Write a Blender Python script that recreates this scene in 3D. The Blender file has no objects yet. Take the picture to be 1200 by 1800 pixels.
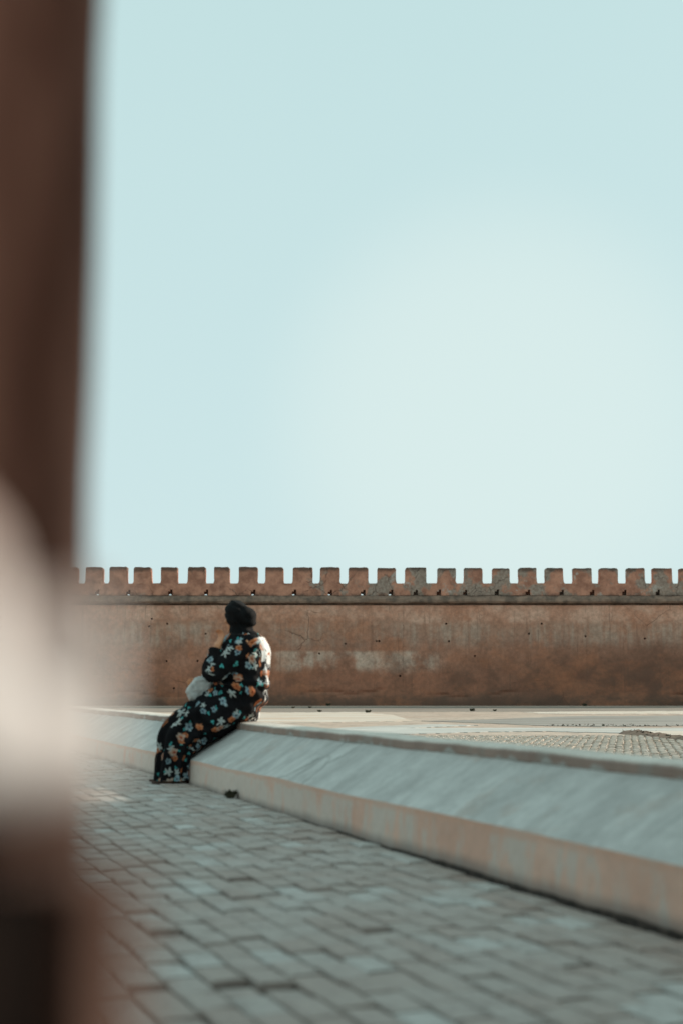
import bpy, bmesh, math, random
from mathutils import Vector, Matrix, noise
R = math.radians
rnd = random.Random(7)

# ------------------------------------------------------------------ camera, sky, sun, exposure
scene = bpy.context.scene
FH = 2500.0                      # focal length in photo pixels, measured along the horizon
PITCH = math.asin(306 / FH)
F = FH * math.cos(PITCH)
EYE = Vector((0, 0, .71))
cam_d = bpy.data.cameras.new('camera'); cam = bpy.data.objects.new('camera', cam_d)
scene.collection.objects.link(cam); scene.camera = cam
cam.location = EYE; cam.rotation_euler = (math.pi / 2 + PITCH, 0, 0)
cam_d.sensor_fit = 'VERTICAL'; cam_d.sensor_height = 36; cam_d.lens = F / 1800 * 36
cam_d.clip_start = .02; cam_d.clip_end = 6000
cam_d.dof.use_dof = True; cam_d.dof.focus_distance = 22; cam_d.dof.aperture_fstop = 2.0

SUN_AZ, SUN_EL = R(60), R(22)    # to the right of the view axis (+Y), above the horizon
SD = Vector((math.sin(SUN_AZ) * math.cos(SUN_EL), math.cos(SUN_AZ) * math.cos(SUN_EL), math.sin(SUN_EL)))
world = bpy.data.worlds.new('World'); scene.world = world; world.use_nodes = True
wn, wl = world.node_tree.nodes, world.node_tree.links
wn.clear()
w_out = wn.new('ShaderNodeOutputWorld'); w_bg = wn.new('ShaderNodeBackground'); w_bg.inputs[1].default_value = .1
sky = wn.new('ShaderNodeTexSky'); sky.sky_type = 'NISHITA'; sky.sun_disc = False
sky.sun_elevation = SUN_EL; sky.sun_rotation = SUN_AZ; sky.dust_density = 4; sky.air_density = 1.0; sky.ozone_density = 2.0
w_mix = wn.new('ShaderNodeMix'); w_mix.data_type = 'RGBA'; w_mix.inputs[0].default_value = .94
w_mix.inputs[7].default_value = (6.25, 8.15, 8.3, 1)          # thin pale haze over the whole sky
w_tc = wn.new('ShaderNodeTexCoord'); w_sep = wn.new('ShaderNodeSeparateXYZ'); wl.new(w_tc.outputs['Generated'], w_sep.inputs[0])
w_el = wn.new('ShaderNodeMapRange'); w_el.inputs[1].default_value = .05; w_el.inputs[2].default_value = .62; wl.new(w_sep.outputs[2], w_el.inputs[0])
w_hz = wn.new('ShaderNodeMix'); w_hz.data_type = 'RGBA'; w_hz.inputs[6].default_value = (6.45, 8.25, 8.4, 1); w_hz.inputs[7].default_value = (5.45, 7.65, 7.65, 1)
wl.new(w_el.outputs[0], w_hz.inputs[0]); wl.new(w_hz.outputs[2], w_mix.inputs[7]); wl.new(sky.outputs[0], w_mix.inputs[6])
# a broad bright veil of thin cloud low over the wall
w_geo = wn.new('ShaderNodeTexCoord')
w_dot = wn.new('ShaderNodeVectorMath'); w_dot.operation = 'DOT_PRODUCT'
_v = Vector((.115, 1, .185)).normalized(); w_dot.inputs[1].default_value = _v
w_mr = wn.new('ShaderNodeMapRange'); w_mr.interpolation_type = 'SMOOTHERSTEP'
w_mr.inputs[1].default_value = math.cos(R(11.5)); w_mr.inputs[2].default_value = 1.0; w_mr.inputs[3].default_value = 0; w_mr.inputs[4].default_value = .55
w_mix2 = wn.new('ShaderNodeMix'); w_mix2.data_type = 'RGBA'; w_mix2.inputs[7].default_value = (7.6, 8.8, 8.5, 1)
wl.new(w_geo.outputs['Generated'], w_dot.inputs[0]); wl.new(w_dot.outputs['Value'], w_mr.inputs[0])
wl.new(w_mr.outputs[0], w_mix2.inputs[0]); wl.new(w_mix.outputs[2], w_mix2.inputs[6])
wl.new(w_mix2.outputs[2], w_bg.inputs[0]); wl.new(w_bg.outputs[0], w_out.inputs[0])

sun_d = bpy.data.lights.new('sun', 'SUN'); sun_d.energy = 5.0; sun_d.angle = R(1.0); sun_d.color = (1, .88, .74)
sun = bpy.data.objects.new('sun', sun_d); scene.collection.objects.link(sun)
sun.rotation_euler = SD.to_track_quat('Z', 'Y').to_euler()
vs = scene.view_settings
scene.display_settings.display_device = 'sRGB'
vs.view_transform = 'Standard'; vs.look = 'None'; vs.exposure = 0; vs.gamma = 1; vs.use_curve_mapping = False
scene.cycles.use_denoising = True
scene.cycles.max_bounces = 6

# ------------------------------------------------------------------ helpers
C = scene.collection
cp, sp = math.cos(PITCH), math.sin(PITCH)
def ray(px, py):
    u, v = px - 600, 900 - py
    return Vector((u, F * cp - v * sp, F * sp + v * cp))
def at(px, py, Y):                     # world point seen at a photo pixel, Y metres in front
    d = ray(px, py); return EYE + d * (Y / d.y)
def onz(px, py, z):                    # world point on a level plane
    d = ray(px, py); return EYE + d * ((z - EYE.z) / d.z)
def project(p):
    q = p - EYE
    zc = q.y * cp + q.z * sp; yc = -q.y * sp + q.z * cp
    return (600 + F * q.x / zc, 900 - F * yc / zc)
def nz(p, s=1.0, o=0.0): return noise.noise(Vector(p) * s + Vector((o, o * 1.7, o * .3)))
def fbm(p, s=1.0, o=0.0):
    return nz(p, s, o) + .5 * nz(p, s * 2.1, o + 3) + .25 * nz(p, s * 4.3, o + 9)
def tag(o, label=None, cat=None, group=None, kind=None):
    if label: o['label'] = label
    if cat: o['category'] = cat
    if group: o['group'] = group
    if kind: o['kind'] = kind
    return o
def empty(name, loc=(0, 0, 0)):
    o = bpy.data.objects.new(name, None); o.location = loc; o.empty_display_size = .1; C.objects.link(o); return o
def link(name, me, mat=None, parent=None, smooth=False):
    o = bpy.data.objects.new(name, me); C.objects.link(o)
    if mat:
        me.materials.clear(); me.materials.append(mat)
    if parent:
        o.parent = parent; o.matrix_parent_inverse = Matrix.Translation(parent.location).inverted()
    if smooth:
        me.polygons.foreach_set('use_smooth', [True] * len(me.polygons))
    me.update(); return o
def pydata(name, vs_, fs, uvs=None):
    me = bpy.data.meshes.new(name); me.from_pydata([tuple(v) for v in vs_], [], fs)
    if uvs:
        L = me.uv_layers.new(name='UVMap')
        for l in me.loops: L.data[l.index].uv = uvs[l.vertex_index]
    me.update(); return me
def grid(name, nu, nv, fn, closed=False, caps=False):
    """fn(i, j) -> (co, uv); i runs 0..nu, j 0..nv; closed joins i=nu to i=0 (with its own uv seam)"""
    V, UV, Fc = [], [], []
    for j in range(nv + 1):
        for i in range(nu + 1):
            c, t = fn(i, j); V.append(c); UV.append(t)
    w = nu + 1
    for j in range(nv):
        for i in range(nu):
            Fc.append((j * w + i, j * w + i + 1, (j + 1) * w + i + 1, (j + 1) * w + i))
    if caps:
        for j, rev in ((0, True), (nv, False)):
            idx = [j * w + i for i in range(nu)]
            Fc.append(tuple(reversed(idx)) if rev else tuple(idx))
    return pydata(name, V, Fc, UV)
def ss(a, b, x):
    t = max(0, min(1, (x - a) / (b - a))); return t * t * (3 - 2 * t)

# ------------------------------------------------------------------ material helpers
class NM:
    def __init__(s, name, rough=.85, spec=.25):
        s.m = bpy.data.materials.new(name); s.m.use_nodes = True
        s.n, s.l = s.m.node_tree.nodes, s.m.node_tree.links
        s.b = s.n['Principled BSDF']; s.b.inputs['Roughness'].default_value = rough
        s.b.inputs['Specular IOR Level'].default_value = spec
        s.tc = s.n.new('ShaderNodeTexCoord')
    def put(s, sock, v):
        if isinstance(v, bpy.types.NodeSocket): s.l.new(v, sock)
        elif isinstance(v, (tuple, list)) and len(v) == 3 and sock.type == 'RGBA': sock.default_value = (*v, 1)
        else: sock.default_value = v
    def coord(s, kind='Object', scale=(1, 1, 1), loc=(0, 0, 0), rot=(0, 0, 0)):
        mp = s.n.new('ShaderNodeMapping'); s.l.new(s.tc.outputs[kind], mp.inputs[0])
        mp.inputs['Scale'].default_value = scale; mp.inputs['Location'].default_value = loc; mp.inputs['Rotation'].default_value = rot
        return mp.outputs[0]
    def noise(s, vec, scale=1, detail=4, rough=.55, dist=0, color=False):
        t = s.n.new('ShaderNodeTexNoise'); s.l.new(vec, t.inputs['Vector'])
        t.inputs['Scale'].default_value = scale; t.inputs['Detail'].default_value = detail
        t.inputs['Roughness'].default_value = rough; t.inputs['Distortion'].default_value = dist
        return t.outputs['Color' if color else 'Fac']
    def voro(s, vec, scale, feature='F1', rand=1.0, dim='3D'):
        t = s.n.new('ShaderNodeTexVoronoi'); t.voronoi_dimensions = dim; t.feature = feature
        s.l.new(vec, t.inputs['Vector']); t.inputs['Scale'].default_value = scale; t.inputs['Randomness'].default_value = rand
        return t
    def rng(s, v, a, b, c=0.0, d=1.0, smooth=True):
        t = s.n.new('ShaderNodeMapRange'); t.interpolation_type = 'SMOOTHSTEP' if smooth else 'LINEAR'
        s.put(t.inputs[0], v)
        for k, x in zip((1, 2, 3, 4), (a, b, c, d)): s.put(t.inputs[k], x)
        return t.outputs[0]
    def math(s, op, a, b=0.0, c=None):
        t = s.n.new('ShaderNodeMath'); t.operation = op; s.put(t.inputs[0], a); s.put(t.inputs[1], b)
        if c is not None: s.put(t.inputs[2], c)
        return t.outputs[0]
    def mul(s, *a):
        r = a[0]
        for x in a[1:]: r = s.math('MULTIPLY', r, x)
        return r
    def mix(s, f, a, b, mode='MIX'):
        t = s.n.new('ShaderNodeMix'); t.data_type = 'RGBA'; t.blend_type = mode
        s.put(t.inputs[0], f); s.put(t.inputs[6], a); s.put(t.inputs[7], b); return t.outputs[2]
    def ramp(s, f, stops):
        t = s.n.new('ShaderNodeValToRGB'); s.put(t.inputs[0], f); e = t.color_ramp.elements
        while len(e) < len(stops): e.new(.5)
        for k, (p, c) in zip(e, stops): k.position = p; k.color = (*c, 1)
        return t.outputs[0]
    def xyz(s, vec):
        t = s.n.new('ShaderNodeSeparateXYZ'); s.l.new(vec, t.inputs[0]); return t.outputs
    def bump(s, h, strength=.4, dist=.01):
        t = s.n.new('ShaderNodeBump'); t.inputs['Strength'].default_value = strength; t.inputs['Distance'].default_value = dist
        s.put(t.inputs['Height'], h); s.l.new(t.outputs[0], s.b.inputs['Normal'])
    def color(s, c): s.put(s.b.inputs['Base Color'], c)
def simple(name, a, b, scale=8, rough=.85, bump=.3, bd=.005, spec=.25):
    m = NM(name, rough, spec); v = m.coord()
    n = m.noise(v, scale, 5, .6); m.color(m.mix(m.rng(n, .3, .7), a, b)); m.bump(n, bump, bd); return m.m

# ------------------------------------------------------------------ materials
def mat_wall():
    m = NM('rammed_earth', .92, .15); v = m.coord()
    x, y, z = m.xyz(v)
    big = m.noise(v, .35, 5, .6); med = m.noise(v, 1.3, 6, .65); fine = m.noise(v, 7, 6, .7)
    streak = m.noise(m.coord(scale=(2.6, 1, .22)), 1.6, 5, .6)
    zz = m.math('ADD', z, m.math('MULTIPLY', m.math('SUBTRACT', big, .5), 1.5))
    zz = m.math('ADD', zz, m.math('MULTIPLY', m.math('SUBTRACT', med, .5), .8))
    zz = m.math('ADD', zz, m.math('MULTIPLY', m.math('SUBTRACT', streak, .5), .9))
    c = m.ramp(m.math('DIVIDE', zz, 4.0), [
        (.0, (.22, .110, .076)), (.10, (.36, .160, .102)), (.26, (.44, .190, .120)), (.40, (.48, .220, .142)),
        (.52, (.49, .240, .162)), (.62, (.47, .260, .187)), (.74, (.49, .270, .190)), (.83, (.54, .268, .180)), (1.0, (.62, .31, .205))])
    # clean upper band of newer render, straight lower joints
    topm = m.rng(m.math('ADD', z, m.math('MULTIPLY', m.math('SUBTRACT', med, .5), .9)), 3.1, 3.38)
    c = m.mix(m.math('MULTIPLY', topm, .85), c, m.mix(m.rng(med, .35, .65), (.66, .345, .24), (.78, .48, .36)))
    # grey weathered belt
    g = m.mul(m.rng(z, 2.05, 2.6), m.rng(z, 3.35, 2.95), m.rng(m.math('ADD', m.math('MULTIPLY', streak, .55), m.math('MULTIPLY', m.noise(m.coord(loc=(2, 6, 2)), .6, 5, .6), .5)), .46, .62))
    c = m.mix(m.math('MULTIPLY', g, .8), c, (.56, .40, .315))
    # pale limewash remains at middle height, left half
    pw = m.mul(m.rng(m.math('ADD', z, m.math('MULTIPLY', m.math('SUBTRACT', med, .5), .5)), 1.12, 1.55), m.rng(z, 2.12, 1.98),
               m.rng(x, -5.4, -3.4), m.rng(x, 4.2, 3.2), m.rng(m.noise(m.coord(scale=(.55, 1, .45), loc=(4, 0, 2)), 1.3, 5, .62), .38, .56), m.rng(streak, .30, .50, .45, 1.0))
    c = m.mix(m.math('MULTIPLY', pw, .9), c, (.74, .54, .43))
    # damp dark foot, stronger on the right, ragged
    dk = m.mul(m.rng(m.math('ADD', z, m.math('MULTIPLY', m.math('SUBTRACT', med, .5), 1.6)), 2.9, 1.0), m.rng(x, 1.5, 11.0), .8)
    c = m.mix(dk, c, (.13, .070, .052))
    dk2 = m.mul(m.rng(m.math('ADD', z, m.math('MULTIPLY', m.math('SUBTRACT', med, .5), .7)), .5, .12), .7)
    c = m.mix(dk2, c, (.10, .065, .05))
    bl = m.mul(m.rng(m.noise(m.coord(loc=(5, 2, 9)), .9, 6, .7), .44, .68), m.rng(z, 3.0, 1.8), .6)
    c = m.mix(bl, c, (.15, .080, .058))
    # rust-brown dry patches
    ru = m.mul(m.rng(m.noise(m.coord(loc=(15, 2, 3), scale=(.6, 1, 1)), .8, 6, .65), .46, .66), .5)
    c = m.mix(ru, c, (.52, .205, .11))
    # narrow vertical run-offs
    run = m.mul(m.rng(m.noise(m.coord(scale=(5, 1, .15)), 1.8, 4, .6), .56, .68), m.rng(med, .35, .6), .45)
    c = m.mix(run, c, (.16, .088, .064))
    # mottling and cracks
    c = m.mix(m.rng(fine, .3, .72, .0, .45), c, (.14, .085, .06))
    vd = m.voro(m.mix(.25, v, m.noise(v, 1.6, 5, .6, color=True)), 1.0, 'DISTANCE_TO_EDGE')
    cr = m.mul(m.rng(vd.outputs['Distance'], .010, .003), m.rng(big, .55, .66), .55)
    c = m.mix(cr, c, (.10, .06, .045))
    spots = m.mul(m.rng(m.voro(v, 2.2).outputs['Distance'], .06, .03), m.rng(m.noise(v, .8), .5, .6), .8)
    c = m.mix(spots, c, (.08, .05, .04))
    m.color(c)
    h = m.math('ADD', m.math('MULTIPLY', med, 1.0), m.math('MULTIPLY', fine, .35))
    m.bump(m.math('SUBTRACT', h, cr), .6, .06); return m.m
def mat_battlement():
    m = NM('weathered_battlement', .92, .15); v = m.coord(); x, y, z = m.xyz(v)
    n1 = m.noise(v, .9, 6, .62); n2 = m.noise(m.coord(loc=(7, 1, 4)), 2.4, 6, .65); n3 = m.noise(v, 9, 5, .7)
    c = m.mix(m.rng(n2, .32, .68), (.32, .150, .104), (.58, .285, .195))
    gx = m.rng(x, -2, 4.5, -.07, .07)
    grey = m.rng(m.math('ADD', n1, gx), .53, .60)
    c = m.mix(m.math('MULTIPLY', grey, .9), c, m.mix(m.rng(n3, .35, .65), (.24, .185, .15), (.38, .31, .26)))
    wh = m.rng(m.math('ADD', m.noise(m.coord(loc=(3, 8, 1)), 1.6, 6, .7), m.math('MULTIPLY', gx, .7)), .63, .70)
    c = m.mix(m.math('MULTIPLY', wh, .7), c, (.50, .44, .39))
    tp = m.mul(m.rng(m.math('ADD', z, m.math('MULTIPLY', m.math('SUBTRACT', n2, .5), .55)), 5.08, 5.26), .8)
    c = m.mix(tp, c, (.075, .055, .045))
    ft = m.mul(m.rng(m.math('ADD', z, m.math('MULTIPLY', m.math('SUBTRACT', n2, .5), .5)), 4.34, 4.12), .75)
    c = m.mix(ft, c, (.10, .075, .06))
    vd = m.voro(m.mix(.3, v, m.noise(v, 2.5, 4, .6, color=True)), 1.5, 'DISTANCE_TO_EDGE')
    cr = m.mul(m.rng(vd.outputs['Distance'], .016, .004), m.rng(n1, .48, .58), .6)
    c = m.mix(cr, c, (.07, .045, .035))
    m.color(c); m.bump(m.math('SUBTRACT', m.math('ADD', n2, m.math('MULTIPLY', n3, .4)), cr), .6, .05); return m.m
def mat_slope():
    m = NM('cement_slope', .8, .3); v = m.coord('UV')
    n1 = m.noise(v, .9, 5, .6); st = m.noise(m.coord('UV', scale=(3, 1.1, 1), rot=(0, 0, R(-7))), 1.5, 6, .68); n3 = m.noise(v, 14, 5, .7)
    c = m.mix(m.rng(st, .34, .68), (.43, .415, .395), (.60, .585, .555))
    c = m.mix(m.mul(m.rng(n1, .45, .7), .4), c, (.42, .405, .385))
    c = m.mix(m.mul(m.rng(m.noise(m.coord('UV', loc=(3, 1, 0)), 2.2, 5, .65), .56, .66), .45), c, (.40, .30, .25))
    ln = m.noise(m.coord('UV', scale=(9, .35, 1), rot=(0, 0, R(-9))), 1.1, 3, .5)
    c = m.mix(m.mul(m.rng(ln, .66, .74), m.rng(n1, .45, .65), .5), c, (.17, .175, .165))
    vd = m.voro(m.mix(.12, m.coord('UV', scale=(1, .35, 1), rot=(0, 0, R(-10))), m.noise(v, 3, 4, .6, color=True)), 1.1, 'DISTANCE_TO_EDGE', 1, '2D')
    cr = m.mul(m.rng(vd.outputs['Distance'], .012, .003), m.rng(m.noise(v, .6), .50, .60), .6)
    c = m.mix(cr, c, (.12, .115, .10))
    n4 = m.noise(m.coord('UV', loc=(1, 8, 0)), 5, 6, .7)
    c = m.mix(m.rng(n4, .46, .66, 0, .45), c, (.34, .325, .305)); c = m.mix(m.rng(m.noise(m.coord('UV', loc=(6, 3, 0)), 3.2, 5, .7), .55, .68, 0, .5), c, (.56, .55, .52))
    c = m.mix(m.rng(n3, .35, .75, 0, .35), c, (.28, .275, .26))
    m.color(c); m.bump(m.math('SUBTRACT', m.math('ADD', st, m.math('MULTIPLY', n3, .3)), cr), .5, .012); return m.m
def mat_face():
    m = NM('flaking_pink_plaster', .88, .2); v = m.coord('UV'); u_, vv, _ = m.xyz(v)
    n1 = m.noise(v, 1.5, 5, .6); st = m.noise(m.coord('UV', scale=(5, 1.3, 1)), 1.5, 7, .72, .4); n3 = m.noise(v, 18, 5, .7)
    pink = m.mix(m.rng(n1, .35, .65), (.66, .40, .305), (.74, .49, .385))
    grey = m.mix(m.rng(n3, .35, .65), (.56, .48, .42), (.66, .58, .52))
    far = m.rng(u_, -1.6, 4.2, -.045, .10)                       # paint more worn towards the far end
    k = m.rng(m.math('ADD', m.math('ADD', m.math('MULTIPLY', st, .8), m.math('MULTIPLY', n1, .35)), far), .535, .64)
    c = m.mix(m.math('MULTIPLY', k, .85), pink, grey)
    edge = m.mul(m.rng(m.math('ADD', vv, m.math('MULTIPLY', m.math('SUBTRACT', st, .5), .10)), .168, .185), .55)
    c = m.mix(edge, c, (.68, .39, .28))
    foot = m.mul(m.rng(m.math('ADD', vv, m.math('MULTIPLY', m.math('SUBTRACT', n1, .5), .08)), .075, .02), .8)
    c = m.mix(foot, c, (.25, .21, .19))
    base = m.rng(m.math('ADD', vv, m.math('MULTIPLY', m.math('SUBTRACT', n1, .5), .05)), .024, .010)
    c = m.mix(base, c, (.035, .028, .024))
    c = m.mix(m.rng(n3, .4, .8, 0, .3), c, (.40, .29, .235))
    m.color(c); m.bump(m.math('ADD', st, m.math('MULTIPLY', n3, .4)), .5, .01); return m.m
def mat_coping():
    m = NM('worn_coping', .85, .25); v = m.coord('UV'); u_, vv, _ = m.xyz(v)
    n1 = m.noise(v, 2.2, 5, .6); n3 = m.noise(v, 16, 5, .7)
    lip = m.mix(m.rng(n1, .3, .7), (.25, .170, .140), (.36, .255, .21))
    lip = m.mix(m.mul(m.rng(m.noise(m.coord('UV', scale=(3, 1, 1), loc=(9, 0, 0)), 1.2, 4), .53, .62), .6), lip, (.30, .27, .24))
    top = m.mix(m.rng(n1, .3, .7), (.58, .515, .455), (.74, .67, .60))  # top surface paler: sunlight put into its colour
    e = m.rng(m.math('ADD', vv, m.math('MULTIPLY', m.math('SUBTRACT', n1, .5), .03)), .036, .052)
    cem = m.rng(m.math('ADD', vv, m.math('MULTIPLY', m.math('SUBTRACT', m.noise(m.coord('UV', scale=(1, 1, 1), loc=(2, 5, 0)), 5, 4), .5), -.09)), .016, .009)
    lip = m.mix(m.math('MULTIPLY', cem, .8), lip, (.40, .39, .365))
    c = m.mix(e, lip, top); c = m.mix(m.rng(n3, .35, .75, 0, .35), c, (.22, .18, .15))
    m.color(c); m.bump(n3, .4, .006); return m.m
def mat_brick():
    m = NM('worn_paver', .75, .35); v = m.coord()
    oi = m.n.new('ShaderNodeObjectInfo'); ge = m.n.new('ShaderNodeNewGeometry')
    r = m.math('FRACT', m.math('ADD', m.math('MULTIPLY', oi.outputs['Random'], 7.31), ge.outputs['Random Per Island']))
    c = m.ramp(r, [(0, (.355, .270, .232)), (.3, (.385, .318, .280)), (.55, (.41, .352, .318)), (.72, (.37, .285, .245)), (.9, (.45, .41, .378)), (1, (.52, .505, .475))])
    pos = ge.outputs['Position']
    n1 = m.noise(pos, .8, 4, .6); n2 = m.noise(pos, 11, 5, .65); n3 = m.noise(pos, 60, 4, .7)
    c = m.mix(m.rng(n1, .38, .66, 0, .5), c, (.46, .42, .388))
    c = m.mix(m.rng(n2, .45, .72, 0, .5), c, (.20, .155, .135))
    c = m.mix(m.rng(n3, .4, .7, 0, .3), c, (.16, .15, .14))
    m.color(c); m.bump(m.math('ADD', n2, m.math('MULTIPLY', n3, .5)), .5, .004); return m.m
def mat_cobble():
    m = NM('small_cobble', .8, .3); ge = m.n.new('ShaderNodeNewGeometry'); r = ge.outputs['Random Per Island']
    c = m.ramp(r, [(0, (.34, .275, .225)), (.3, (.46, .40, .345)), (.7, (.48, .40, .33)), (1, (.54, .48, .42))])
    n1 = m.noise(ge.outputs['Position'], .9, 4, .6)
    c = m.mix(m.rng(n1, .45, .65, 0, .35), c, (.40, .30, .21)); m.color(c)
    m.bump(m.noise(ge.outputs['Position'], 30), .4, .005); return m.m
def mat_ground():
    m = NM('dusty_ground', .92, .15); v = m.coord()
    n1 = m.noise(v, .25, 5, .6); n2 = m.noise(m.coord(scale=(1, .5, 1)), 2.5, 6, .7); n3 = m.noise(v, 12, 5, .7)
    c = m.mix(m.rng(n1, .35, .65), (.47, .345, .275), (.53, .425, .35))
    c = m.mix(m.rng(n2, .42, .7, 0, .6), c, (.26, .20, .165)); c = m.mix(m.rng(n3, .4, .7, 0, .4), c, (.33, .27, .225))
    m.color(c); m.bump(m.math('ADD', n2, n3), .5, .02); return m.m
def mat_sheet(name, a, b, stain, sc=1.2, amt=.6):
    m = NM(name, .88, .2); v = m.coord()
    n1 = m.noise(m.coord(scale=(.6, 1, 1)), sc, 6, .65); n2 = m.noise(m.coord(loc=(4, 4, 0), scale=(.35, 1, 1)), sc * .8, 5, .65); n3 = m.noise(v, 15, 4, .7)
    c = m.mix(m.rng(n1, .3, .7), a, b); c = m.mix(m.mul(m.rng(n2, .5, .62), amt), c, stain)
    c = m.mix(m.rng(n3, .45, .75, 0, .3), c, stain); m.color(c); m.bump(n3, .3, .006); return m.m
M = dict(wall=mat_wall(), batt=mat_battlement(), slope=mat_slope(), face=mat_face(), coping=mat_coping(), brick=mat_brick(),
         cobble=mat_cobble(), ground=mat_ground(),
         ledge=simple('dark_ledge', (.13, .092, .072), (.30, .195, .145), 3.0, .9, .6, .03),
         sand=simple('joint_sand', (.075, .060, .050), (.14, .115, .096), 9, .95),
         pale=mat_sheet('painted_sunlight', (.54, .46, .39), (.64, .57, .50), (.52, .33, .22)),  # paler tone that paints sunlight on the terrace
         cool=mat_sheet('grey_screed', (.44, .435, .41), (.54, .53, .50), (.36, .32, .28), 1.0, .5),
         dark=mat_sheet('shadow_grey', (.25, .235, .215), (.33, .30, .27), (.20, .165, .14), .7, .5),  # darker tone that paints a shadow on the terrace
         foot_shade=mat_sheet('wall_foot_shade', (.24, .20, .17), (.30, .25, .21), (.17, .13, .11), .9, .5),  # darker tone that paints the rampart's shadow at its foot
         soil=simple('brown_soil', (.10, .066, .048), (.20, .14, .10), 6, .95, .6, .03),
         weed=simple('dark_weed', (.03, .032, .018), (.07, .065, .04), 12, .8),
         pillar=None)
def mat_pillar():
    m = NM('brown_pillar', .85, .1); n = m.noise(m.coord(scale=(1, 1, .12), loc=(.03, 0, 0)), 17, 3, .5); n2 = m.noise(m.coord(scale=(1, 1, .5)), 5, 4, .6)
    c = m.mix(m.rng(n, .3, .7), (.09, .045, .034), (.52, .30, .235)); c = m.mix(m.rng(n2, .4, .65, 0, .6), c, (.13, .065, .05)); m.color(c); m.bump(n, .4, .01); return m.m
M['pillar'] = mat_pillar()

# ------------------------------------------------------------------ setting: ground
GZ = -.03
tag(link('ground', pydata('ground', [(-900, -200, GZ - .012), (900, -200, GZ - .012), (900, 3000, GZ - .012), (-900, 3000, GZ - .012)], [(0, 1, 2, 3)]), M['ground']), kind='structure')

# low wall plan: base line through a pixel, direction towards its vanishing point
DIR = Vector((-866 / FH, 1, 0)).normalized(); NRM = Vector((-DIR.y, DIR.x, 0))      # NRM points to the paved side (left, nearer)
B0 = onz(850, 1543, 0)
def par(s, off, z): return B0 + DIR * s - NRM * off + Vector((0, 0, z))
def floor_z(y): return .040 * ss(4.5, 9.5, y)
def side(p): return (Vector((p[0], p[1], 0)) - Vector((B0.x, B0.y, 0))).dot(NRM)        # > 0: paved side

# pavement sheet with individual pavers
def pave_fn(i, j):
    s = -7 + 26 * j / 60; off = -6.0 * i / 20 + .1
    p = par(s, off, 0); z = floor_z(p.y) - .017
    return ((p.x, p.y, z), (s, off))
pav = tag(link('pavement', grid('pavement', 20, 60, pave_fn), M['sand']), kind='structure')
PD = DIR.copy(); PQ = Vector((PD.y, -PD.x, 0))
LQ, WQ, GP = .185, .099, .008
def brick_mesh(k):
    r = random.Random(k); a, b = (LQ - .0035) / 2, (WQ - GP * 1.3) / 2; e = .006
    V = []
    for z, ins in ((-.03, 0), (-.005, 0), (0, e)):
        for sx, sy in ((-1, -1), (1, -1), (1, 1), (-1, 1)):
            V.append((sx * (a - ins * .4) + r.uniform(-.0025, .0025), sy * (b - ins) + r.uniform(-.0025, .0025), z + (r.uniform(-.002, .002) if z > -.01 else 0)))
    Fc = [(8, 9, 10, 11)]
    for l in (0, 4):
        for i in range(4): Fc.append((l + i, l + (i + 1) % 4, l + 4 + (i + 1) % 4, l + 4 + i))
    return V, Fc
BV = [brick_mesh(k) for k in range(6)]
BM = []
for k, (V, Fc) in enumerate(BV):
    me = pydata('paver', V, Fc); me.materials.append(M['brick']); BM.append(me)
SUNK = [onz(430, 1545, 0), onz(446, 1576, 0), onz(303, 1648, 0), onz(420, 1733, 0), onz(500, 1731, 0), onz(1030, 1704, 0), onz(262, 1752, 0), onz(660, 1640, 0)]
cells = []
q0 = B0.dot(PQ) - .026 - WQ / 2; p0 = B0.dot(PD)
for c in range(-54, 1):
    offc = (.5 if c % 2 else 0) + rnd.uniform(-.12, .12)
    for l in range(-36, 82):
        q = q0 + c * WQ; p = p0 + (l + offc) * LQ
        P = PQ * q + PD * p
        sd = side(P)
        if sd > 5.2 or P.y > 18 or P.y < -2: continue
        z = floor_z(P.y) + rnd.uniform(-.004, .004)
        tx, ty = rnd.gauss(0, .010), rnd.gauss(0, .016)
        cells.append((P, z, rnd.gauss(0, .012), tx, ty, rnd.randrange(6)))
for S in SUNK:                                       # a few settled pavers
    k = min(range(len(cells)), key=lambda k: (Vector((cells[k][0].x, cells[k][0].y, 0)) - S).length)
    c = cells[k]; cells[k] = (c[0] - PD * .024, c[1] - .006, c[2], c[3], c[4], c[5], .74)
def in_view(P):
    if P.y < 2.5: return False
    x, y = project(P + Vector((0, 0, 0))); return 235 < x < 1215 and 1370 < y < 1815
vis = sorted([c for c in cells if in_view(c[0])], key=lambda c: c[0].y)
near = set(id(c) for c in vis[:300])
base_rot = math.atan2(PD.y, PD.x)
SV, SF = [], []
for c in cells:
    P, z, dr, tx, ty, k = c[:6]
    Mx = Matrix.Translation((P.x, P.y, z)) @ Matrix.Rotation(base_rot + dr, 4, 'Z') @ Matrix.Rotation(tx, 4, 'X') @ Matrix.Rotation(ty * .5, 4, 'Y')
    if len(c) > 6: Mx = Mx @ Matrix.Diagonal((c[6], 1, 1, 1))
    if id(c) in near:
        o = bpy.data.objects.new('paver', BM[k]); C.objects.link(o); o.parent = pav; o.matrix_basis = Mx
    else:
        n = len(SV); V, Fc = BV[k]
        SV += [Mx @ Vector(v) for v in V]; SF += [tuple(n + i for i in f) for f in Fc]
tag(link('paver_field', pydata('paver_field', SV, SF), M['brick'], pav), kind='stuff')

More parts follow.
